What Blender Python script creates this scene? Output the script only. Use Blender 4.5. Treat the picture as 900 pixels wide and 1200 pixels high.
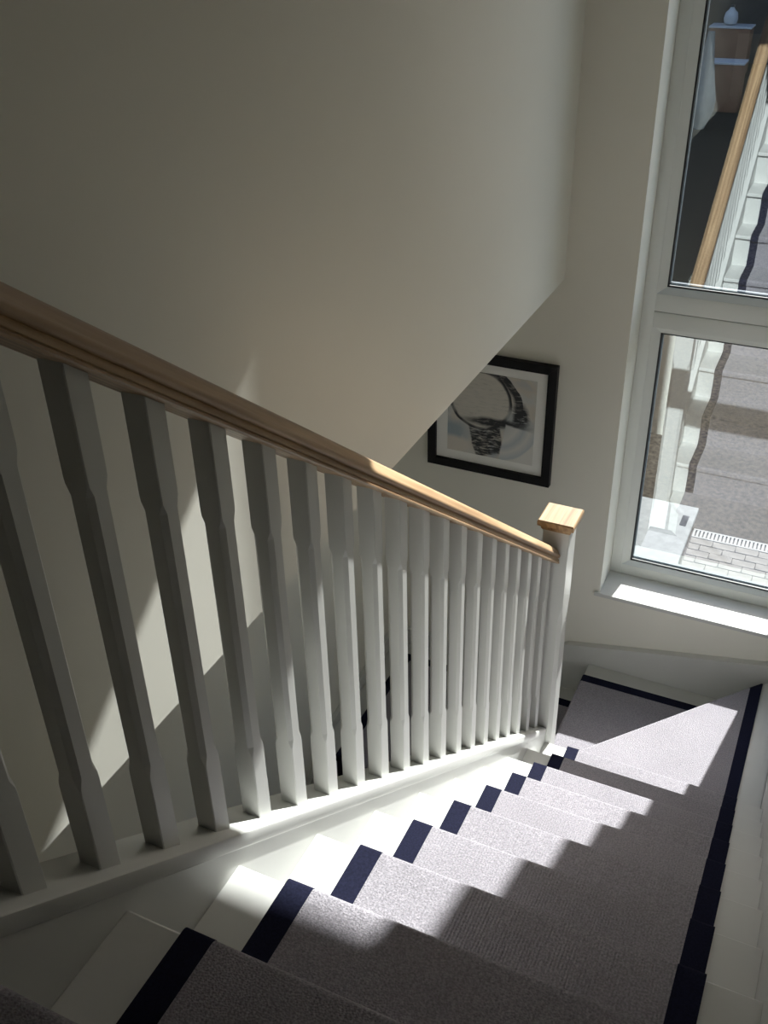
import bpy, bmesh, math, random
from mathutils import Vector, Matrix

scene = bpy.context.scene
for o in list(bpy.data.objects):
    bpy.data.objects.remove(o)
COL = scene.collection
random.seed(7)

# ------------------------------------------------------------------ camera
cam_d = bpy.data.cameras.new('camera')
cam = bpy.data.objects.new('camera', cam_d)
COL.objects.link(cam)
R = [[0.9038470431122195, 0.4273214473399174, -0.021375296503575364],
     [0.2142461170200228, -0.49527505361766927, -0.8419033332906204],
     [-0.3703500020239507, 0.756372264105006, -0.5392048535515298]]
m = Matrix(((R[0][0], -R[1][0], -R[2][0], 0.67801325),
            (R[0][1], -R[1][1], -R[2][1], -0.59524447),
            (R[0][2], -R[1][2], -R[2][2], 1.13857445),
            (0, 0, 0, 1)))
cam.matrix_world = m
cam_d.sensor_fit = 'VERTICAL'
cam_d.sensor_height = 36.0
cam_d.sensor_width = 27.0
cam_d.lens = 1178.4655 / 1200 * 36.0
cam_d.clip_start = 0.02
cam_d.clip_end = 300
scene.camera = cam

# ------------------------------------------------------------------ light
SUN_A, SUN_S = 0.148, 0.775            # sun travels (-A, -1, -S)
SUN_STRENGTH = 16.0
SKY_STRENGTH = 0.34
EXPOSURE = 0.06
world = bpy.data.worlds.new('world')
scene.world = world
world.use_nodes = True
nt = world.node_tree
nt.nodes.clear()
sky = nt.nodes.new('ShaderNodeTexSky')
sky.sky_type = 'NISHITA'
sky.sun_disc = False
sky.sun_elevation = math.atan(SUN_S / math.hypot(1, SUN_A))
sky.sun_rotation = math.atan2(SUN_A, 1)
sky.air_density = 1.0
sky.dust_density = 2.0
bg = nt.nodes.new('ShaderNodeBackground')
bg.inputs['Strength'].default_value = SKY_STRENGTH
wo = nt.nodes.new('ShaderNodeOutputWorld')
nt.links.new(sky.outputs[0], bg.inputs[0])
nt.links.new(bg.outputs[0], wo.inputs[0])

sun_d = bpy.data.lights.new('sun', 'SUN')
sun_d.energy = SUN_STRENGTH
sun_d.angle = math.radians(0.6)
sun_d.color = (1.0, 0.99, 0.965)
sun = bpy.data.objects.new('sun', sun_d)
COL.objects.link(sun)
sun.location = (2, 12, 10)
sun.rotation_euler = Vector((-SUN_A, -1, -SUN_S)).to_track_quat('-Z', 'Y').to_euler()

scene.view_settings.view_transform = 'Standard'
scene.view_settings.look = 'None'
scene.view_settings.exposure = EXPOSURE
scene.view_settings.gamma = 1.0
scene.view_settings.use_curve_mapping = False

# ------------------------------------------------------------------ materials
def newmat(name):
    mt = bpy.data.materials.new(name)
    mt.use_nodes = True
    t = mt.node_tree
    b = t.nodes['Principled BSDF']
    return mt, t, b

def node(t, kind, **kw):
    n = t.nodes.new(kind)
    for k, v in kw.items():
        if k in n.inputs:
            n.inputs[k].default_value = v
        else:
            setattr(n, k, v)
    return n

def coords(t, scale=(1, 1, 1), rot=(0, 0, 0), src='Object'):
    tc = node(t, 'ShaderNodeTexCoord')
    mp = node(t, 'ShaderNodeMapping')
    mp.inputs['Scale'].default_value = scale
    mp.inputs['Rotation'].default_value = rot
    if any(rot):
        mr = node(t, 'ShaderNodeMapping')            # turn first, then stretch
        mr.inputs['Rotation'].default_value = rot
        mp.inputs['Rotation'].default_value = (0, 0, 0)
        t.links.new(tc.outputs[src], mr.inputs[0])
        t.links.new(mr.outputs[0], mp.inputs[0])
    else:
        t.links.new(tc.outputs[src], mp.inputs[0])
    return mp.outputs[0]

def ramp(t, fac, stops):
    r = node(t, 'ShaderNodeValToRGB')
    e = r.color_ramp.elements
    while len(e) < len(stops):
        e.new(0.5)
    for el, (p, c) in zip(e, stops):
        el.position = p
        el.color = (c[0], c[1], c[2], 1)
    t.links.new(fac, r.inputs[0])
    return r.outputs[0]

def mixrgb(t, fac, a, b, mode='MIX'):
    n = node(t, 'ShaderNodeMix', data_type='RGBA', blend_type=mode)
    for sock, v in ((n.inputs[0], fac), (n.inputs[6], a), (n.inputs[7], b)):
        if isinstance(v, bpy.types.NodeSocket):
            t.links.new(v, sock)
        elif isinstance(v, (int, float)):
            sock.default_value = v
        else:
            sock.default_value = (v[0], v[1], v[2], 1)
    return n.outputs[2]

def bump(t, b, h, strength=0.2, dist=0.002):
    n = node(t, 'ShaderNodeBump')
    n.inputs['Strength'].default_value = strength
    n.inputs['Distance'].default_value = dist
    t.links.new(h, n.inputs['Height'])
    t.links.new(n.outputs[0], b.inputs['Normal'])

def plain(name, col, rough=0.5, var=0.04, scale=6.0, bmp=0.0, bscale=200.0, spec=0.5, metal=0.0):
    mt, t, b = newmat(name)
    v = coords(t)
    n = node(t, 'ShaderNodeTexNoise', Scale=scale, Detail=4.0)
    t.links.new(v, n.inputs['Vector'])
    lo = [max(0, c * (1 - var)) for c in col]
    hi = [min(1, c * (1 + var)) for c in col]
    t.links.new(ramp(t, n.outputs[0], [(0.3, lo), (0.7, hi)]), b.inputs['Base Color'])
    b.inputs['Roughness'].default_value = rough
    b.inputs['Specular IOR Level'].default_value = spec
    b.inputs['Metallic'].default_value = metal
    if bmp:
        n2 = node(t, 'ShaderNodeTexNoise', Scale=bscale, Detail=2.0)
        t.links.new(v, n2.inputs['Vector'])
        bump(t, b, n2.outputs[0], bmp, 0.001)
    return mt

def oak_mat(name, rotx):
    mt, t, b = newmat(name)
    v = coords(t, scale=(55, 2.2, 55), rot=(rotx, 0, 0))
    n1 = node(t, 'ShaderNodeTexNoise', Scale=1.0, Detail=6.0, Roughness=0.6, Distortion=0.6)
    t.links.new(v, n1.inputs['Vector'])
    v2 = coords(t, scale=(14, 0.9, 14), rot=(rotx, 0, 0))
    n2 = node(t, 'ShaderNodeTexWave', Scale=1.2, Distortion=7.0, Detail=3.0)
    n2.bands_direction = 'X'
    t.links.new(v2, n2.inputs['Vector'])
    c1 = ramp(t, n1.outputs[0], [(0.3, (0.20, 0.115, 0.055)), (0.7, (0.58, 0.41, 0.24))])
    c2 = ramp(t, n2.outputs[0], [(0.2, (0.34, 0.20, 0.105)), (0.8, (0.58, 0.39, 0.225))])
    t.links.new(mixrgb(t, 0.45 if rotx else 0.06, c1, c2), b.inputs['Base Color'])
    b.inputs['Roughness'].default_value = 0.42
    bump(t, b, n1.outputs[0], 0.15, 0.001)
    return mt

SLOPE = 0.18621 / 0.237
def carpet_mat(name, col, rib=True):
    mt, t, b = newmat(name)
    v = coords(t)
    n = node(t, 'ShaderNodeTexNoise', Scale=260.0, Detail=3.0)
    t.links.new(v, n.inputs['Vector'])
    n3 = node(t, 'ShaderNodeTexNoise', Scale=4.0, Detail=3.0)
    t.links.new(v, n3.inputs['Vector'])
    w = node(t, 'ShaderNodeTexWave', Scale=52.0, Distortion=1.6, Detail=2.0)
    w.inputs['Detail Scale'].default_value = 3.0
    w.bands_direction = 'X'
    t.links.new(v, w.inputs['Vector'])
    vo = node(t, 'ShaderNodeTexVoronoi', Scale=330.0)
    t.links.new(v, vo.inputs['Vector'])
    lo = [c * 0.74 for c in col]
    hi = [min(1, c * 1.2) for c in col]
    base = ramp(t, n.outputs[0], [(0.32, lo), (0.68, hi)])
    soft = ramp(t, n3.outputs[0], [(0.3, (0.93, 0.93, 0.93)), (0.7, (1.05, 1.05, 1.05))])
    base = mixrgb(t, 1.0, base, soft, 'MULTIPLY')
    add = node(t, 'ShaderNodeMath', operation='ADD')
    mul = node(t, 'ShaderNodeMath', operation='MULTIPLY')
    mul.inputs[1].default_value = 0.9 if rib else 0.15
    t.links.new(w.outputs['Fac'], mul.inputs[0])
    t.links.new(mul.outputs[0], add.inputs[0])
    t.links.new(vo.outputs['Distance'], add.inputs[1])
    t.links.new(base, b.inputs['Base Color'])
    b.inputs['Roughness'].default_value = 0.95
    b.inputs['Specular IOR Level'].default_value = 0.1
    b.inputs['Sheen Weight'].default_value = 0.15 if rib else 0.0
    b.inputs['Sheen Roughness'].default_value = 0.5
    bump(t, b, add.outputs[0], 0.6 if rib else 0.15, 0.0025 if rib else 0.001)
    return mt

def glass_mat(name, r0=0.26):
    mt = bpy.data.materials.new(name)
    mt.use_nodes = True
    t = mt.node_tree
    t.nodes.clear()
    out = node(t, 'ShaderNodeOutputMaterial')
    g = node(t, 'ShaderNodeNewGeometry')
    dot = node(t, 'ShaderNodeVectorMath', operation='DOT_PRODUCT')
    t.links.new(g.outputs['Normal'], dot.inputs[0])
    t.links.new(g.outputs['Incoming'], dot.inputs[1])
    ab = node(t, 'ShaderNodeMath', operation='ABSOLUTE')
    t.links.new(dot.outputs['Value'], ab.inputs[0])
    one = node(t, 'ShaderNodeMath', operation='SUBTRACT')
    one.inputs[0].default_value = 1.0
    t.links.new(ab.outputs[0], one.inputs[1])
    pw = node(t, 'ShaderNodeMath', operation='POWER')
    pw.inputs[1].default_value = 5.0
    t.links.new(one.outputs[0], pw.inputs[0])
    ma = node(t, 'ShaderNodeMath', operation='MULTIPLY_ADD')
    ma.inputs[1].default_value = 1 - r0
    ma.inputs[2].default_value = r0
    t.links.new(pw.outputs[0], ma.inputs[0])
    tr = node(t, 'ShaderNodeBsdfTransparent')
    tr.inputs[0].default_value = (0.95, 0.98, 0.97, 1)
    gl = node(t, 'ShaderNodeBsdfGlossy')
    gl.inputs['Color'].default_value = (0.86, 0.95, 1.0, 1)
    gl.inputs['Roughness'].default_value = 0.0
    mx = node(t, 'ShaderNodeMixShader')
    t.links.new(ma.outputs[0], mx.inputs[0])
    t.links.new(tr.outputs[0], mx.inputs[1])
    t.links.new(gl.outputs[0], mx.inputs[2])
    t.links.new(mx.outputs[0], out.inputs[0])
    return mt

M = {}
M['wall'] = plain('wall_paint', (0.84, 0.825, 0.745), 0.75, 0.015, 2.0, 0.05, 90)
M['white'] = plain('white_satin_paint', (0.65, 0.655, 0.63), 0.38, 0.02, 8.0, 0.04, 60)
M['upvc'] = plain('white_frame', (0.74, 0.76, 0.73), 0.35, 0.01, 4.0)
M['bead'] = plain('aluminium_bead', (0.68, 0.72, 0.73), 0.25, 0.02, 10.0)
M['spacer'] = plain('grey_spacer', (0.10, 0.115, 0.13), 0.6, 0.05, spec=0.1)
M['plate'] = plain('dark_plate', (0.03, 0.03, 0.032), 0.9, 0.1, spec=0.03)
M['gasket'] = plain('dark_gasket', (0.02, 0.022, 0.025), 0.5)
M['oak'] = oak_mat('oak_rail', math.atan(SLOPE))
M['oak_flat'] = oak_mat('oak_flat', 0.0)
M['carpet'] = carpet_mat('lilac_grey_carpet', (0.33, 0.312, 0.343))
M['navy'] = carpet_mat('navy_border', (0.012, 0.0132, 0.031), False)
M['glass'] = glass_mat('window_glass')
M['black'] = plain('black_frame', (0.009, 0.009, 0.011), 0.5, 0.2, 30, spec=0.25)
M['mat'] = plain('mount_board', (0.93, 0.93, 0.90), 0.8, 0.01)
M['blackwood'] = plain('black_wood', (0.012, 0.012, 0.013), 0.4, 0.2, 20)
M['floor'] = plain('dark_timber_floor', (0.06, 0.045, 0.035), 0.5, 0.2)
M['asphalt'] = plain('asphalt', (0.075, 0.072, 0.07), 0.9, 0.5, 30.0, 0.4, 80, spec=0.05)
M['gravel'] = plain('brown_gravel', (0.040, 0.033, 0.024), 0.95, 0.6, 25.0, 0.6, 60, spec=0.05)
M['paver'] = plain('clay_paver', (0.17, 0.16, 0.145), 0.9, 0.18, 9.0, 0.3, 80, spec=0.05)
M['joint'] = plain('paver_joint', (0.08, 0.075, 0.07), 0.95, spec=0.05)
M['concrete'] = plain('pale_concrete', (0.17, 0.175, 0.17), 0.9, 0.14, 14.0, 0.2, 70, spec=0.05)
M['drain'] = plain('galvanised_grate', (0.22, 0.22, 0.21), 0.5, 0.05, spec=0.05)
M['darkbrick'] = plain('dark_brick', (0.05, 0.045, 0.042), 0.9, 0.3, 6.0, spec=0.05)
M['brown_bin'] = plain('brown_box', (0.16, 0.09, 0.06), 0.7, 0.15, 5.0, spec=0.05)
M['pale_bag'] = plain('pale_bag', (0.17, 0.175, 0.17), 0.8, 0.15, 5.0, spec=0.05)
M['pale_plastic'] = plain('pale_plastic', (0.33, 0.34, 0.36), 0.5, 0.1, 5.0, spec=0.05)

# ------------------------------------------------------------------ mesh helpers
def link(o, parent=None):
    COL.objects.link(o)
    if parent:
        o.parent = parent
        o.matrix_parent_inverse = parent.matrix_world.inverted()
    return o

def mesh_obj(name, verts, faces, mat, parent=None, smooth=False, bevel=0.0, segs=2):
    me = bpy.data.meshes.new(name)
    me.from_pydata([tuple(v) for v in verts], [], faces)
    me.update()
    bm = bmesh.new()
    bm.from_mesh(me)
    bmesh.ops.remove_doubles(bm, verts=bm.verts, dist=1e-6)
    bmesh.ops.recalc_face_normals(bm, faces=bm.faces)
    if bevel > 0:
        ed = [e for e in bm.edges if len(e.link_faces) == 2 and e.calc_face_angle(0) > 0.5]
        bmesh.ops.bevel(bm, geom=ed, offset=bevel, segments=segs, affect='EDGES', profile=0.5)
    bm.to_mesh(me)
    bm.free()
    if mat:
        me.materials.append(mat)
    if smooth:
        for p in me.polygons:
            p.use_smooth = True
        try:
            me.set_sharp_from_angle(angle=math.radians(40))
        except Exception:
            pass
    o = bpy.data.objects.new(name, me)
    return link(o, parent)

def vbox(x0, x1, y0, y1, z0, z1):
    v = [(x, y, z) for z in (z0, z1) for y in (y0, y1) for x in (x0, x1)]
    f = [(0, 2, 3, 1), (4, 5, 7, 6), (0, 1, 5, 4), (2, 6, 7, 3), (0, 4, 6, 2), (1, 3, 7, 5)]
    return v, f

def box(name, x0, x1, y0, y1, z0, z1, mat, parent=None, bevel=0.0, segs=2):
    v, f = vbox(x0, x1, y0, y1, z0, z1)
    return mesh_obj(name, v, f, mat, parent, smooth=bevel > 0, bevel=bevel, segs=segs)

def boxes(name, lst, mat, parent=None, bevel=0.0):
    V, F = [], []
    for b in lst:
        v, f = vbox(*b)
        n = len(V)
        V += v
        F += [tuple(i + n for i in q) for q in f]
    me = bpy.data.meshes.new(name)
    me.from_pydata(V, [], F)
    bm = bmesh.new()
    bm.from_mesh(me)
    bmesh.ops.recalc_face_normals(bm, faces=bm.faces)
    if bevel:
        bmesh.ops.bevel(bm, geom=list(bm.edges), offset=bevel, segments=2, affect='EDGES', profile=0.5)
    bm.to_mesh(me)
    bm.free()
    me.materials.append(mat)
    return link(bpy.data.objects.new(name, me), parent)

def prism(name, poly, axis, a, b, mat, parent=None, bevel=0.0, smooth=False):
    """poly: 2-D points in the two remaining axes (in xyz order), extruded from a to b along axis"""
    def mk(p, t):
        q = list(p)
        q.insert(axis, t)
        return tuple(q)
    n = len(poly)
    V = [mk(p, a) for p in poly] + [mk(p, b) for p in poly]
    F = [tuple(range(n)), tuple(range(2 * n - 1, n - 1, -1))]
    F += [(i, (i + 1) % n, (i + 1) % n + n, i + n) for i in range(n)]
    return mesh_obj(name, V, F, mat, parent, smooth=smooth or bevel > 0, bevel=bevel)

def empty(name, loc=(0, 0, 0)):
    o = bpy.data.objects.new(name, None)
    o.empty_display_size = 0.1
    o.location = loc
    COL.objects.link(o)
    bpy.context.view_layer.update()
    return o

def tag(o, label, cat, group=None):
    o['label'] = label
    o['category'] = cat
    if group:
        o['group'] = group
    return o

def struct(o, label=None):
    o['kind'] = 'structure'
    if label:
        o['label'] = label
    return o

# ------------------------------------------------------------------ dimensions
G, RS = 0.237, 0.18621          # going, rise; nosing k at y = kG, z = -kRS
SW = 0.797                     # stair width between strings (x = 0 .. SW)
YW = 3.085                     # far wall face
YS = 3.058                     # face of the string on the far wall
XR = 0.825                      # right wall face
XB = -0.323                    # face of the left wall above the hall
ZC = -0.214                    # hall ceiling / underside of that wall
ZT = 3.0                       # upper ceiling
ZL = -12 * RS                  # lower landing
ZF = ZL - 9 * RS               # floor below
YB = -2.4                      # back wall
XH = -1.080                    # wall beyond the lower flight
WX0, WX1, WZ0, WZ1 = -0.048, 0.812, -1.64, 2.34     # window opening
YG = 3.295                     # glass plane
FY0, FY1 = 3.265, 3.34         # frame depth
YO = 3.41                      # outer face of wall

# ------------------------------------------------------------------ room shell
struct(boxes('wall_far', [(XH - .1, WX0, YW, YO, ZF - .3, ZT + .1), (WX1, XR + .1, YW, YO, ZF - .3, ZT + .1),
                          (WX0, WX1, YW, YO, ZF - .3, WZ0 - .09), (WX0, WX1, YW, FY1, WZ0 - .09, WZ0 - .02), (WX0, WX1, YW, YO, WZ1, ZT + .1)], M['wall']),
       'off-white painted wall with the tall window')
struct(box('wall_right', XR, XR + .1, YB - .1, YO, ZF - .3, ZT + .1, M['wall']), 'off-white wall along the right of the stairs')
struct(box('wall_left', XB - .1, XB, YB, YW, ZC, ZT, M['wall']), 'plain off-white wall hanging over the lower flight')
struct(box('wall_back', XH - .1, XR, YB - .1, YB, ZF - .3, ZT + .1, M['wall']))
struct(box('wall_lower', XH - .1, XH, YB, YW, ZF - .3, ZC + .1, M['wall']), 'shaded wall beside the lower flight of stairs')
struct(box('ceiling', XB - .1, XR, YB, YW, ZT, ZT + .1, M['wall']))
struct(box('ceiling_lower', XH, XB - .1, YB, YW, ZC, ZC + .1, M['wall']))
struct(box('floor', XH, XR, YB, YW, ZF - .1, ZF, M['floor']), 'floor at the foot of the stairs')
struct(box('floor_upper', XB, XR, YB, -G - .03, ZC + .02, RS, M['wall']))

# ------------------------------------------------------------------ window
win = struct(empty('window_1', ((WX0 + WX1) / 2, YG, WZ0)), 'tall white framed window of two panes lighting the stairs')
ZM = -0.361                    # line between lower and upper sash
GX0, GX1 = 0.035, 0.722        # glass sides
LZ0, LZ1 = -1.566, -0.451      # lower glass
UZ0, UZ1 = -0.262, 2.240        # upper glass
box('frame_jamb', WX0, GX0 - .034, FY0, FY1, WZ0, WZ1, M['upvc'], win, .002)
box('frame_jamb', GX1 + .034, WX1, FY0, FY1, WZ0, WZ1, M['upvc'], win, .002)
box('frame_head', GX0 - .034, GX1 + .034, FY0, FY1, UZ1 + .034, WZ1, M['upvc'], win, .002)
box('frame_bottom', GX0 - .034, GX1 + .034, FY0, FY1, WZ0, LZ0 - .022, M['upvc'], win, .002)
box('transom', GX0 - .034, GX1 + .034, FY0, FY1, ZM + .0015, UZ0 - .026, M['upvc'], win, .0015)
box('transom', GX0 - .034, GX1 + .034, FY0, FY1, LZ1 + .022, ZM - .0015, M['upvc'], win, .0015)

def bead_ring(name, x0, x1, z0, z1, w, mat, mitre_bottom=None):
    # sloping glazing bead: each side a prism of its own
    wb = mitre_bottom or w
    y0, y1 = FY0 + .001, YG - .006
    def side(a, b, c, d):
        # a,b outer edge points, c,d inner edge points (x,z); bead face slopes from the frame to the glass
        V = [(a[0], y0, a[1]), (b[0], y0, b[1]), (c[0], y0 + .012, c[1]), (d[0], y0 + .012, d[1]),
             (a[0], y1, a[1]), (b[0], y1, b[1]), (c[0], y1, c[1]), (d[0], y1, d[1])]
        F = [(0, 1, 2, 3), (4, 7, 6, 5), (0, 4, 5, 1), (1, 5, 6, 2), (2, 6, 7, 3), (3, 7, 4, 0)]
        return V, F
    o = [(x0 - w, z0 - wb), (x1 + w, z0 - wb), (x1 + w, z1 + w), (x0 - w, z1 + w)]
    i = [(x0, z0), (x1, z0), (x1, z1), (x0, z1)]
    for k in range(4):
        v, f = side(o[k], o[(k + 1) % 4], i[(k + 1) % 4], i[k])
        mesh_obj(name, v, f, mat if k else M['bead'], win)

bead_ring('glazing_bead', GX0, GX1, LZ0, LZ1, .034, M['upvc'], .022)
bead_ring('glazing_bead', GX0, GX1, UZ0, UZ1, .034, M['upvc'], .026)
for z0, z1 in ((LZ0, LZ1), (UZ0, UZ1)):
    g = .007
    boxes('gasket', [(GX0, GX0 + g, YG - .012, YG - .005, z0, z1), (GX1 - g, GX1, YG - .012, YG - .005, z0, z1),
                     (GX0, GX1, YG - .012, YG - .005, z0, z0 + g), (GX0, GX1, YG - .012, YG - .005, z1 - g, z1)], M['gasket'], win)
    V = [(GX0 - .01, YG, z0 - .01), (GX1 + .01, YG, z0 - .01), (GX1 + .01, YG, z1 + .01), (GX0 - .01, YG, z1 + .01)]
    mesh_obj('pane', V, [(0, 1, 2, 3)], M['glass'], win)
# inside sill board
prism('window_sill', [(3.070, WZ0 - .016), (3.070, WZ0 - .003), (3.073, WZ0), (FY0, WZ0), (FY0, WZ0 - .016)], 0, WX0 - .022, WX1 + .012, M['white'], win)
prism('outer_sill', [(FY1, -1.63), (YO + .05, -1.705), (YO + .05, -1.73), (FY1, -1.73)], 0, WX0, WX1, M['upvc'], win)
for z0, z1 in ((LZ0, LZ1), (UZ0, UZ1)):
    boxes('spacer', [(GX0, GX0 + .010, YG + .004, YG + .018, z0, z1), (GX1 - .010, GX1, YG + .004, YG + .018, z0, z1),
                     (GX0, GX1, YG + .004, YG + .018, z0, z0 + .014), (GX0, GX1, YG + .004, YG + .018, z1 - .010, z1)], M['spacer'], win)

# ------------------------------------------------------------------ staircase
st = tag(empty('staircase', (0.41, 1.0, ZF)), 'white painted staircase turning left by winders below the window', 'staircase')
DIAG0, DIAG1 = Vector((0.0247, 2.225)), Vector((0.7428, 3.058))
dd = (DIAG1 - DIAG0).normalized()
nrm = Vector((dd.y, -dd.x)) * -1        # towards the lower winder (left/far)

proto_tread = None
for k in range(0, 10):
    pts = [(-G - .024, -.022), (-.004, -.022), (0, -.018), (0, -.004), (-.004, 0), (-G - .024, 0)]
    if proto_tread is None:
        proto_tread = prism('tread', pts, 0, 0.0005, SW - .0005, M['white'], st)
        proto_tread.location = Vector((0, 0, 0))
        bpy.context.view_layer.update()
        o = proto_tread
    else:
        o = proto_tread.copy()
        COL.objects.link(o)
    o.location = (0, k * G, -k * RS)
for k in range(-1, 10):
    box('riser', 0.001, SW - .001, k * G - .034, k * G - .018, -(k + 1) * RS - .02, -k * RS - .021, M['white'], st)

# winder treads
Z1, Z2 = -10 * RS, -11 * RS
prism('winder_tread', [(0.001, 9 * G - .035), (SW - .001, 9 * G - .035), (SW - .001, YS - .0005), (DIAG1.x, YS - .0005), (DIAG0.x, DIAG0.y), (0.024, 2.12)],
      2, Z1 - .022, Z1, M['white'], st, bevel=.003)
back = -nrm * .018
a, b = DIAG0 + back, DIAG1 + back
prism('riser', [tuple(a), tuple(b), tuple(b - nrm * .016), tuple(a - nrm * .016)], 2, Z2 - .02, Z1 - .021, M['white'], st)
XN = -0.053                                          # left nosing of the lower winder
prism('winder_tread', [(XN, 2.228), (DIAG0.x - .02, 2.228), tuple(DIAG1 - nrm * .03), (DIAG1.x, YS - .0005), (XN, YS - .0005)], 2, Z2 - .022, Z2, M['white'], st, bevel=.003)
box('riser', XN + .018, XN + .034, 2.21, YS - .001, ZL - .02, Z2 - .021, M['white'], st)
LX0, LX1 = XH + .025, -.250                           # lower flight
box('landing', LX0, XN + .034, 2.2, YS - .0005, ZL - .022, ZL, M['white'], st, .003)
YL = 2.2
for j in range(9):
    yn = YL + .0 - j * G
    z_ = ZL - j * RS
    box('riser', LX0 + .001, LX1 - .001, yn + .018, yn + .034, z_ - RS - (.02 if j < 8 else 0), z_ - .021, M['white'], st)
    if j:
        box('tread', LX0 + .0005, LX1 - .0005, yn, yn + G + .024, z_ - .022, z_, M['white'], st, .003)
prism('lower_string', [(YL, ZL + .07), (YL, ZL - .30), (YL - 9 * G + .2, ZF), (YL - 9 * G, ZF), (YL - 9 * G, ZF + .07)], 0, LX1, LX1 + .05, M['white'], st)
prism('wall_string', [(YS, -2.15), (2.95, -2.15), (2.35, -2.195), (YL - 9 * G, ZF + .07), (YL - 9 * G, ZF), (YS, ZF)], 0, XH, LX0, M['white'], st)

# strings
def sl(y, z0):
    return z0 - SLOPE * y
def band(y0, y1, lo, hi):
    return [(y0, sl(y0, lo)), (y1, sl(y1, lo)), (y1, sl(y1, hi)), (y0, sl(y0, hi))]
YN0, YN1 = 2.127, 2.217                     # newel front and back
YT = -0.245                                 # top of the string
prism('inner_string', band(YT, YN0, -.24, .038), 0, -.068, 0, M['white'], st)
prism('base_rail', band(YT, YN0, .034, .070), 0, -.080, .004, M['white'], st, bevel=.004)
wall_str = [(-G, RS + .09), (-G, -.2), (2.3, -2.3), (YS, -2.5), (YS, -1.766), (2.38, -1.766), (2.2, sl(2.2, .08)), (-.15, sl(-.15, .08))]
prism('wall_string', wall_str, 0, SW, XR, M['white'], st)
far_str = [(SW, -1.770), (.282, -1.873), (-.165, -1.966), (-.37, -2.09), (-.50, -2.15), (LX0, -2.15), (LX0, ZF), (SW, ZF)]
prism('wall_string', far_str, 1, YS, YW, M['white'], st)
prism('string_cap', [(SW, -1.770), (.282, -1.873), (-.165, -1.966), (-.37, -2.09), (-.37, -2.10), (-.165, -1.976), (.282, -1.883), (SW, -1.780)], 1, YS - .006, YS, M['white'], st)
struct(prism('wall_spandrel', [(YT, sl(YT, -.23)), (YN0, sl(YN0, -.23)), (YN0, ZF), (YT, ZF)], 0, -.06, -.02, M['wall']), 'wall closing the space under the stairs')

# ------------------------------------------------------------------ balustrade
bal = tag(empty('balustrade', (-.04, 1.0, sl(1.0, .07))), 'white balustrade with sloping oak handrail beside the carpeted stairs', 'balustrade')

def stop_chamfer(name, w, zb0, zb1, ztop0, ztop1, z_lo, z_hi, c, tr, mat, parent):
    """square post w wide about (0,0): chamfered between z_lo and z_hi. ends cut to zb0/zb1 (near, far y)"""
    h = w / 2
    def ring(z, ch, zn=None, zf=None):
        pts = [(-h + ch, -h), (h - ch, -h), (h, -h + ch), (h, h - ch), (h - ch, h), (-h + ch, h), (-h, h - ch), (-h, -h + ch)]
        if zn is None:
            return [(x, y, z) for x, y in pts]
        return [(x, y, zn + (zf - zn) * (y + h) / w) for x, y in pts]
    e = .0015
    rings = [ring(0, e, zb0, zb1), ring(z_lo, e), ring(z_lo + tr * .35, c * .30), ring(z_lo + tr, c), ring(z_hi - tr, c),
             ring(z_hi - tr * .35, c * .30), ring(z_hi, e), ring(0, e, ztop0, ztop1)]
    V = [p for r_ in rings for p in r_]
    F = []
    for i in range(len(rings) - 1):
        for j in range(8):
            F.append((i * 8 + j, i * 8 + (j + 1) % 8, (i + 1) * 8 + (j + 1) % 8, (i + 1) * 8 + j))
    F.append(tuple(range(7, -1, -1)))
    F.append(tuple(range((len(rings) - 1) * 8, len(rings) * 8)))
    return mesh_obj(name, V, F, mat, parent)

BW, BX = .0345, -.0375
PITCH, Y0 = .1141, -.124
RAILB = .8085                               # underside of the rail above the slope origin
SR = SLOPE - .0082                          # slope of the rail
hb = BW / 2
dn = SLOPE * hb
zb = .069
first = stop_chamfer('baluster', BW, zb + dn, zb - dn, RAILB + .016 + dn, RAILB + .016 - dn, .07 + .150, .07 + .612, .0070, .022, M['white'], bal)
for n in range(0, 20):
    o = first if n == 0 else first.copy()
    if n:
        COL.objects.link(o)
    yc = Y0 + n * PITCH + hb
    o.matrix_world = Matrix.Translation((BX, yc, -SLOPE * yc))

# oak handrail, profile (x, u) perpendicular-ish: extruded along the slope
prof = []
def arc(cx_, cz_, rx, rz, a0, a1, n):
    for i in range(n + 1):
        t_ = math.radians(a0 + (a1 - a0) * i / n)
        prof.append((cx_ + rx * math.cos(t_), cz_ + rz * math.sin(t_)))
prof += [(-.024, 0), (.024, 0)]        # flat underside
arc(.026, .005, .006, .005, -90, 60, 4)
prof += [(.0308, .011), (.0300, .017)]
arc(.0225, .034, .0105, .0105, -75, 60, 5)
arc(0, .044, .0275, .0215, 35, 145, 10)
arc(-.0225, .034, .0105, .0105, 120, 255, 5)
prof += [(-.0300, .017), (-.0308, .011)]
arc(-.026, .005, .006, .005, 120, 270, 4)
ct = math.sqrt(1 + SLOPE ** 2)
YR0, YR1 = -.245, YN0 + .002
V = []
for y in (YR0, YR1):
    for x, u in prof:
        V.append((BX + x * 1.06, y, RAILB - SR * y + u * ct * .77))
n = len(prof)
F = [tuple(range(n)), tuple(range(2 * n - 1, n - 1, -1))] + [(i, (i + 1) % n, (i + 1) % n + n, i + n) for i in range(n)]
mesh_obj('handrail', V, F, M['oak'], bal, smooth=True)['label'] = 'sloping oak handrail'

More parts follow.
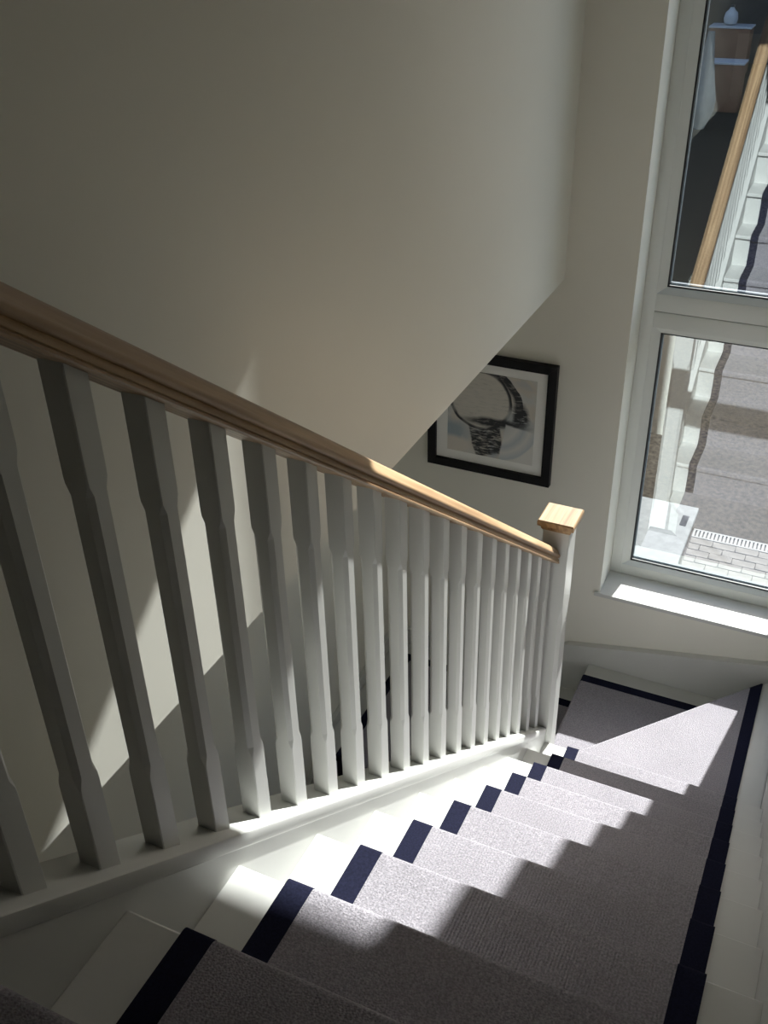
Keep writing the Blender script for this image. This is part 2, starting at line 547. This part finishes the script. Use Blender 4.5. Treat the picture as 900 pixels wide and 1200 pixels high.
NX = -.0240
def newel(name, yc, zbot, ztop):
    w = .09
    nw = stop_chamfer(name, w, zbot, zbot, ztop - .040, ztop - .040, zbot + .30, ztop - .34, .014, .06, M['white'], bal)
    nw.matrix_world = Matrix.Translation((NX, yc, 0))
    bpy.context.view_layer.update()
    h = .062
    # cap: flat top, cove under
    lay = [(.046, -.042), (.050, -.036), (.052, -.026), (h - .002, -.022), (h, -.019), (h, -.004), (h - .004, 0)]
    V = []
    for hh, z in lay:
        V += [(-hh, -hh, z), (hh, -hh, z), (hh, hh, z), (-hh, hh, z)]
    V = [(x + NX, y + yc, z + ztop) for x, y, z in V]
    F = [(3, 2, 1, 0), tuple(range(len(V) - 4, len(V)))]
    for i in range(len(lay) - 1):
        F += [(i * 4 + j, i * 4 + (j + 1) % 4, i * 4 + 4 + (j + 1) % 4, i * 4 + 4 + j) for j in range(4)]
    c_ = mesh_obj('newel_cap', V, F, M['oak_flat'], nw)
    c_['label'] = 'square oak newel cap'
    return nw

newel('newel_post', 2.172, -2.30, -.678)
newel('newel_post', YT - .046, -.2, RS + 1.24)

# ------------------------------------------------------------------ carpet
TH = .008
def step_profile(k0, k1, t, tin=-.001):
    """outer and inner carpet profiles for nosings k0..k1 (y, z)"""
    def make(tt):
        P = []
        for k in range(k0, k1 + 1):
            yn, zt = k * G, -k * RS
            P.append((yn - G - .018 + tt, zt + tt))
            P.append((yn - .08, zt + tt))
            rr = .011
            for i in range(7):
                a_ = math.radians(90 - 15 * i)
                P.append((yn + tt - rr + rr * math.cos(a_), zt + tt - rr + rr * math.sin(a_)))
            P.append((yn + tt, zt - .016))
            P.append((yn + tt * .7, zt - .022 - tt * .6))
            P.append((yn - .018 + tt, zt - .024 - tt))
        P.append((k1 * G - .018 + tt, -(k1 + 1) * RS + .0005))
        return P
    return make(t), make(tin)

def carpet_strip(name, x0, x1, k0, k1, t, mat, parent, bevel=False):
    A, B = step_profile(k0, k1, t)
    n = len(A)
    V = [(x0, *p) for p in A] + [(x1, *p) for p in A] + [(x0, *p) for p in B] + [(x1, *p) for p in B]
    F = []
    for i in range(n - 1):
        F.append((i, i + 1, n + i + 1, n + i))
        F.append((2 * n + i, 3 * n + i, 3 * n + i + 1, 2 * n + i + 1))
        F.append((i, 2 * n + i, 2 * n + i + 1, i + 1))
        F.append((n + i, n + i + 1, 3 * n + i + 1, 3 * n + i))
    F.append((0, n, 3 * n, 2 * n))
    F.append((n - 1, 3 * n - 1, 4 * n - 1, 2 * n - 1))
    me = bpy.data.meshes.new(name)
    me.from_pydata(V, [], F)
    me.update()
    bm = bmesh.new()
    bm.from_mesh(me)
    bmesh.ops.recalc_face_normals(bm, faces=bm.faces)
    bm.to_mesh(me)
    bm.free()
    me.materials.append(mat)
    for p in me.polygons:
        p.use_smooth = True
    me.set_sharp_from_angle(angle=math.radians(50))
    return link(bpy.data.objects.new(name, me), parent)

run = tag(empty('stair_runner', (.41, 1.0, sl(1.0, 0))), 'pale grey ribbed stair runner with navy borders over the white treads', 'stair runner')
X1, X2, X3, X4 = .088, .132, .662, .708
carpet_strip('carpet_field', X2, X3, 0, 9, TH, M['carpet'], run)
carpet_strip('border', X1, X2, 0, 9, TH + .0006, M['navy'], run)['label'] = 'navy cloth border'
carpet_strip('border', X3, X4, 0, 9, TH + .0006, M['navy'], run)['label'] = 'navy cloth border'

def nosed_pad(name, poly, z, t, mat, parent, nose=None, drop=0.0):
    """flat carpet piece; the edge nose=(i) from poly[i] to poly[i+1] rounds over and drops down the riser"""
    me_polys = prism(name, poly, 2, z - .001, z + t, mat, parent)
    if nose is None:
        return me_polys
    me = me_polys.data
    p0, p1 = Vector(poly[nose]), Vector(poly[(nose + 1) % len(poly)])
    d = (p1 - p0).normalized()
    nn = Vector((d.y, -d.x))
    cen = sum((Vector(q) for q in poly), Vector((0, 0))) / len(poly)
    if (cen - p0).dot(nn) > 0:
        nn = -nn
    rr = .011
    prof_ = []
    for i in range(8):
        a_ = math.radians(90 - 90 * i / 7)
        prof_.append((rr * math.cos(a_), t - rr + rr * math.sin(a_)))
    prof_ += [(rr, -.022), (-.006, -.030), (-.006, -drop)]
    prof_ += [(-.016, -drop), (-.016, -.030), (-.002, -.024), (-.0005, -.001)]
    V = []
    for p in (p0, p1):
        for u, w_ in prof_:
            q = p + nn * u
            V.append((q.x, q.y, z + w_))
    n = len(prof_)
    F = [tuple(range(n)), tuple(range(2 * n - 1, n - 1, -1))] + [(i, (i + 1) % n, (i + 1) % n + n, i + n) for i in range(n)]
    m2 = bpy.data.meshes.new('tmp')
    m2.from_pydata(V, [], F)
    bm = bmesh.new()
    bm.from_mesh(me)
    bm.from_mesh(m2)
    bmesh.ops.recalc_face_normals(bm, faces=bm.faces)
    bm.to_mesh(me)
    bm.free()
    bpy.data.meshes.remove(m2)
    for p in me.polygons:
        p.use_smooth = True
    me.set_sharp_from_angle(angle=math.radians(50))
    return me_polys

def dx(x):            # y of the diagonal nosing at x (pulled back so that the rounding ends on it)
    q0 = DIAG0 - nrm * .004
    return q0.y + (x - q0.x) * dd.y / dd.x
yr = 9 * G - .010
nosed_pad('winder_carpet', [(X1, yr), (X3, yr), (X3, dx(X3)), (X1, dx(X1))], Z1, TH, M['carpet'], run, nose=2, drop=RS - .002)
nosed_pad('border', [(X3, yr), (X4, yr), (X4, dx(X4) - .003), (X3, dx(X3))], Z1, TH + .0006, M['navy'], run, nose=2, drop=RS - .002)
YI0, YI1, YI2, YI3 = 2.26, 2.305, 2.922, 2.967
def dxx(y):           # x on the diagonal riser face at y
    return DIAG0.x + (y - DIAG0.y) * dd.x / dd.y + .012
nosed_pad('winder_carpet', [(XN + .006, YI1), (dxx(YI1), YI1), (dxx(YI2), YI2), (XN + .006, YI2)], Z2, TH, M['carpet'], run, nose=3, drop=RS - .002)
nosed_pad('border', [(XN + .006, YI2), (dxx(YI2), YI2), (dxx(YI3), YI3), (XN + .006, YI3)], Z2, TH + .0006, M['navy'], run, nose=3, drop=RS - .002)
nosed_pad('border', [(XN + .006, YI0), (dxx(YI0), YI0), (dxx(YI1), YI1), (XN + .006, YI1)], Z2, TH + .0006, M['navy'], run, nose=3, drop=RS - .002)
bx0, bx1, bx2, bx3 = -.966, -.921, -.384, -.339
b_ = XN + .010
nosed_pad('carpet_field', [(bx1, YL + .006), (b_, YL + .006), (b_, YI2), (bx1, YI2)], ZL, TH, M['carpet'], run)
nosed_pad('border', [(bx1, YI2), (b_, YI2), (b_, YI3), (bx1, YI3)], ZL, TH + .0006, M['navy'], run)
nosed_pad('border', [(bx0, YL + .006), (bx1, YL + .006), (bx1, YI3), (bx0, YI3)], ZL, TH + .0006, M['navy'], run, nose=0, drop=RS - .002)
nosed_pad('carpet_field', [(bx1, YL + .0061), (bx2, YL + .0061), (bx2, YL + .1), (bx1, YL + .1)], ZL - .0001, TH, M['carpet'], run, nose=0, drop=RS - .002)
for j in range(1, 9):
    yn = YL - j * G
    z_ = ZL - j * RS
    for nm, xa, xb, tt, mt_ in (('border', bx0, bx1, TH + .0006, M['navy']), ('carpet_field', bx1, bx2, TH, M['carpet']), ('border', bx2, bx3, TH + .0006, M['navy'])):
        nosed_pad(nm, [(xa, yn + .006), (xb, yn + .006), (xb, yn + G + .010), (xa, yn + G + .010)], z_, tt, mt_, run, nose=0, drop=RS - .002)
# landing carpet at the top
lc = nosed_pad('landing_carpet', [(.024, YB + .002), (SW - .002, YB + .002), (SW - .002, -G + .002), (.024, -G + .002)], RS, TH, M['carpet'], None, nose=2, drop=RS - .009)
tag(lc, 'dark edge of the grey landing carpet at the very bottom left corner', 'carpet')

# ------------------------------------------------------------------ framed picture on the far wall
PX0, PX1, PZ0, PZ1 = -.883, -.313, -1.137, -.572
pic = tag(empty('framed_picture', ((PX0 + PX1) / 2, YW, (PZ0 + PZ1) / 2)), 'square abstract grey painting in a black frame beside the window', 'picture')
fw = .038
def mitre(name, o, i_, y0, y1, mat, parent):
    for k in range(4):
        a, b, c, d = o[k], o[(k + 1) % 4], i_[(k + 1) % 4], i_[k]
        V = [(p[0], y0, p[1]) for p in (a, b, c, d)] + [(p[0], y1, p[1]) for p in (a, b, c, d)]
        Fc = [(0, 1, 2, 3), (7, 6, 5, 4), (0, 4, 5, 1), (1, 5, 6, 2), (2, 6, 7, 3), (3, 7, 4, 0)]
        mesh_obj(name, V, Fc, mat, parent, bevel=.0015)
o4 = [(PX0, PZ0), (PX1, PZ0), (PX1, PZ1), (PX0, PZ1)]
i4 = [(PX0 + fw, PZ0 + fw), (PX1 - fw, PZ0 + fw), (PX1 - fw, PZ1 - fw), (PX0 + fw, PZ1 - fw)]
mitre('frame_side', o4, i4, YW - .032, YW - .002, M['black'], pic)
box('mount', PX0 + fw - .003, PX1 - fw + .003, YW - .014, YW - .006, PZ0 + fw - .003, PZ1 - fw + .003, M['mat'], pic)

def art_mat():
    mt, t, b = newmat('abstract_ink')
    tc = node(t, 'ShaderNodeTexCoord')
    base = tc.outputs['Generated']
    nz = node(t, 'ShaderNodeTexNoise', Scale=3.0, Detail=6.0, Distortion=0.4)
    t.links.new(base, nz.inputs['Vector'])
    def dist(vec):
        va = node(t, 'ShaderNodeVectorMath', operation='MULTIPLY_ADD')
        t.links.new(nz.outputs['Color'], va.inputs[0])
        va.inputs[1].default_value = (vec, 0, vec)
        t.links.new(base, va.inputs[2])
        return va.outputs[0]
    def ell(src, cx_, cz_, rx, rz):
        mp = node(t, 'ShaderNodeMapping')
        mp.inputs['Location'].default_value = (-cx_ / rx, 0, -cz_ / rz)
        mp.inputs['Scale'].default_value = (1 / rx, 0, 1 / rz)
        t.links.new(src, mp.inputs[0])
        ln = node(t, 'ShaderNodeVectorMath', operation='LENGTH')
        t.links.new(mp.outputs[0], ln.inputs[0])
        return ln.outputs['Value']
    W, K = (1, 1, 1), (0, 0, 0)
    paper = (0.74, 0.73, 0.69)
    wash = ramp(t, nz.outputs[0], [(0.25, (0.30, 0.36, 0.40)), (0.42, (0.60, 0.61, 0.60)), (0.58, (0.62, 0.57, 0.50)), (0.75, (0.40, 0.45, 0.50))])
    col = mixrgb(t, 0.75, paper, wash)
    # streaky ink texture
    mp = node(t, 'ShaderNodeMapping')
    mp.inputs['Scale'].default_value = (5, 1, 26)
    mp.inputs['Rotation'].default_value = (0, math.radians(-20), 0)
    t.links.new(dist(.12), mp.inputs[0])
    sn = node(t, 'ShaderNodeTexNoise', Scale=1.6, Detail=6.0, Roughness=0.65)
    t.links.new(mp.outputs[0], sn.inputs['Vector'])
    streak = ramp(t, sn.outputs[0], [(0.36, K), (0.60, W)])
    DK = (0.030, 0.033, 0.038)
    fine = ramp(t, sn.outputs[0], [(0.34, K), (0.52, W)])
    def paint(col, mask, tex, c):
        return mixrgb(t, mixrgb(t, 1.0, mask, tex, 'MULTIPLY'), col, c)
    def rect(src, cx_, cz_, rx, rz, deg):
        v1 = node(t, 'ShaderNodeVectorMath', operation='SUBTRACT')
        t.links.new(src, v1.inputs[0])
        v1.inputs[1].default_value = (cx_, 0, cz_)
        vr = node(t, 'ShaderNodeVectorRotate', rotation_type='Y_AXIS')
        vr.inputs['Angle'].default_value = math.radians(deg)
        t.links.new(v1.outputs[0], vr.inputs['Vector'])
        v2 = node(t, 'ShaderNodeVectorMath', operation='DIVIDE')
        t.links.new(vr.outputs[0], v2.inputs[0])
        v2.inputs[1].default_value = (rx, 1, rz)
        v3 = node(t, 'ShaderNodeVectorMath', operation='ABSOLUTE')
        t.links.new(v2.outputs[0], v3.inputs[0])
        sp = node(t, 'ShaderNodeSeparateXYZ')
        t.links.new(v3.outputs[0], sp.inputs[0])
        mx = node(t, 'ShaderNodeMath', operation='MAXIMUM')
        t.links.new(sp.outputs[0], mx.inputs[0])
        t.links.new(sp.outputs[2], mx.inputs[1])
        return mx.outputs[0]
    def soft(e, a_, b_):
        return ramp(t, e, [(a_, W), (b_, K)])
    # bluish wash lower left, bare paper in the corner
    col = paint(col, soft(ell(dist(.20), .16, .36, .26, .16), .4, 1.0), ramp(t, nz.outputs[0], [(0.3, K), (0.5, W)]), (0.36, 0.43, 0.48))
    col = mixrgb(t, soft(ell(dist(.10), .13, .13, .24, .14), .6, 1.0), col, (0.70, 0.66, 0.60))
    # grey blue area at right under the shoulder
    col = paint(col, soft(ell(dist(.16), .86, .52, .26, .14), .4, 1.0), ramp(t, nz.outputs[0], [(0.3, (0.4, 0.4, 0.4)), (0.6, W)]), (0.34, 0.39, 0.42))
    # dark slanted block below the disc
    col = paint(col, soft(rect(dist(.12), .52, .30, .19, .24, 14), .90, 1.02), fine, DK)
    # dark brush shoulder, upper right
    e6 = ell(dist(.07), .40, .66, .50, .46)
    band_ = ramp(t, e6, [(0.78, K), (0.86, W), (1.0, W), (1.12, K)])
    sector = soft(ell(dist(.04), .80, .86, .46, .46), .75, 1.05)
    col = paint(col, mixrgb(t, 1.0, band_, sector, 'MULTIPLY'), ramp(t, sn.outputs[0], [(0.26, (0.35, 0.35, 0.35)), (0.50, W)]), DK)
    col = paint(col, soft(ell(dist(.20), .93, .66, .13, .18), .55, 1.0), ramp(t, sn.outputs[0], [(0.36, K), (0.5, W)]), DK)
    # big pale disc with its ring
    e3 = ell(dist(.05), .40, .70, .37, .36)
    dc = ramp(t, sn.outputs[0], [(0.25, (0.40, 0.39, 0.36)), (0.45, (0.62, 0.60, 0.55)), (0.62, (0.66, 0.63, 0.57)), (0.8, (0.50, 0.53, 0.54))])
    col = mixrgb(t, soft(e3, .88, .95), col, dc)
    ring = ramp(t, e3, [(0.86, K), (0.92, W), (0.97, W), (1.03, K)])
    col = paint(col, ring, ramp(t, nz.outputs[0], [(0.34, (0.25, 0.25, 0.25)), (0.5, W)]), DK)
    # dark horizontal band through the foot of the disc
    col = paint(col, soft(ell(dist(.10), .60, .475, .44, .065), .5, 1.0), ramp(t, sn.outputs[0], [(0.30, (0.3, 0.3, 0.3)), (0.5, W)]), DK)
    # pale swirl lower right
    e4 = ell(dist(.05), .58, .50, .50, .50)
    sw = ramp(t, e4, [(0.30, (0.60, 0.62, 0.62)), (0.52, (0.74, 0.74, 0.72)), (0.66, (0.52, 0.57, 0.60)), (0.80, (0.73, 0.73, 0.71)), (0.96, (0.55, 0.60, 0.63)), (1.0, (0.76, 0.76, 0.73))])
    col = mixrgb(t, soft(rect(dist(.05), .86, .20, .20, .24, -8), .92, 1.0), col, sw)
    t.links.new(col, b.inputs['Base Color'])
    b.inputs['Roughness'].default_value = 0.6
    return mt
M['art'] = art_mat()
box('artwork', -.793, -.398, YW - .0155, YW - .0135, -1.054, -.656, M['art'], pic)

# ------------------------------------------------------------------ outside
ZG = -4.1
PX = -.155                                   # left edge of the paving
DY0, DY1 = 7.50, 7.645                       # drain
struct(boxes('ground', [(-20, 20, DY1, 80, ZG - .3, ZG - .012), (-20, PX, YO, DY1, ZG - .3, ZG - .012), (3.2, 20, YO, DY1, ZG - .3, ZG - .012)], M['gravel']), 'brown gritty ground outside the window')
struct(box('ground_bed', PX, 3.2, YO, DY1, ZG - .3, ZG - .014, M['joint']))
pv = struct(empty('pavement', (.9, 6.5, ZG)), 'pale block paving outside the window')
first = None
half = None
pw_, ph_ = .2, .1
row = 0
y = DY0
while y > 5.0:
    x = PX + .01
    if row % 2:
        if half is None:
            half = box('paver', -.048, .048, -.048, .048, -.05, 0, M['paver'], pv, .004, 1)
            o = half
        else:
            o = half.copy()
            COL.objects.link(o)
        o.matrix_world = Matrix.Translation((x + .05, y - ph_ / 2, ZG + random.uniform(-.003, .003)))
        x += .1
    while x < 1.6:
        if first is None:
            first = box('paver', -.098, .098, -.048, .048, -.05, 0, M['paver'], pv, .004, 1)
            o = first
        else:
            o = first.copy()
            COL.objects.link(o)
        o.matrix_world = Matrix.Translation((x + pw_ / 2, y - ph_ / 2, ZG + random.uniform(-.003, .003)))
        x += pw_
    row += 1
    y -= ph_
dr = tag(empty('drain_channel', (.9, 7.47, ZG)), 'slotted drain channel across the paving outside the window', 'drain')
box('channel', PX + .01, 1.9, DY0 + .002, DY1 - .002, ZG - .1, ZG - .03, M['gasket'], dr)
for y0_, y1_ in ((DY0 + .002, DY0 + .02), (DY1 - .02, DY1 - .002)):
    box('edge_rail', PX + .01, 1.9, y0_, y1_, ZG - .03, ZG + .002, M['drain'], dr)
fs = None
x = PX + .02
while x < 1.88:
    if fs is None:
        fs = box('grate_bar', -.010, .010, DY0 + .02, DY1 - .02, ZG - .03, ZG + .001, M['drain'], dr)
        o = fs
    else:
        o = fs.copy()
        COL.objects.link(o)
    o.matrix_world = Matrix.Translation((x, 0, 0))
    x += .034
slab = tag(empty('concrete_slab', (-.7, 6.9, ZG)), 'pale concrete slab with a small dark plate outside the window', 'slab')
box('slab_body', -1.3, PX - .012, 5.6, 7.97, ZG - .2, ZG + .03, M['concrete'], slab, .006)
box('plate', -.28, -.22, 7.60, 7.78, ZG + .028, ZG + .036, M['plate'], slab, .003)

# added block across the yard, tall enough to shade its far part
bd = tag(empty('shade_building', (0, 37, ZG)), 'added dark brick block beyond the yard, shading it', 'shade_building')
box('shade_building_wall', -18, 18, 34, 40, ZG, ZG + 16, M['darkbrick'], bd)

def crate(name, x, y, w, d, h, label):
    c = tag(empty(name, (x, y, ZG - .012)), label, 'box', 'storage boxes in the yard')
    z = ZG - .012
    box('body', x - w / 2, x + w / 2, y - d / 2, y + d / 2, z, z + h, M['brown_bin'], c, .02)
    box('lid', x - w / 2 - .03, x + w / 2 + .03, y - d / 2 - .03, y + d / 2 + .03, z + h, z + h + .05, M['pale_plastic'], c, .01)
    return c
crate('storage_box', -3.15, 26.9, .80, .6, 1.08, 'brown box with pale lid standing in the dark yard, nearer one')
crate('storage_box', -3.93, 32.2, 1.12, .7, 1.22, 'brown box with pale lid standing in the dark yard, farther one')
jug = tag(empty('plastic_jug', (-4.0, 32.2, ZG + 1.27)), 'pale round jug standing on the farther storage box', 'jug')
V, F = [], []
N_ = 16
for r_, z in ((.10, 0), (.17, .04), (.20, .16), (.17, .32), (.08, .40), (.06, .46)):
    for j in range(N_):
        a_ = 2 * math.pi * j / N_
        V.append((-4.0 + r_ * math.cos(a_), 32.2 + r_ * math.sin(a_), ZG - .012 + 1.27 + z))
for i in range(5):
    for j in range(N_):
        F.append((i * N_ + j, i * N_ + (j + 1) % N_, (i + 1) * N_ + (j + 1) % N_, (i + 1) * N_ + j))
F.append(tuple(range(N_ - 1, -1, -1)))
F.append(tuple(range(5 * N_, 6 * N_)))
mesh_obj('jug_body', V, F, M['pale_plastic'], jug, smooth=True)
box('jug_cap', -4.06, -3.94, 32.14, 32.26, ZG + 1.718, ZG + 1.77, M['gasket'], jug, .01)
# pale bulk bag
V, F = [], []
N_ = 14
for i, (r_, z) in enumerate(((.12, 0), (.26, .4), (.27, .65), (.22, 1.0), (.14, 1.55), (.07, 2.05))):
    for j in range(N_):
        a_ = 2 * math.pi * j / N_
        rr = r_ * (1 + .10 * math.sin(3 * a_ + i))
        V.append((-3.28 + rr * math.cos(a_), 24.6 + rr * math.sin(a_), ZG - .012 + z))
for i in range(5):
    for j in range(N_):
        F.append((i * N_ + j, i * N_ + (j + 1) % N_, (i + 1) * N_ + (j + 1) % N_, (i + 1) * N_ + j))
F.append(tuple(range(N_ - 1, -1, -1)))
F.append(tuple(range(5 * N_, 6 * N_)))
tag(mesh_obj('bulk_bag', V, F, M['pale_bag'], None, smooth=True), 'pale cone-shaped bag standing in the dark yard', 'bag')
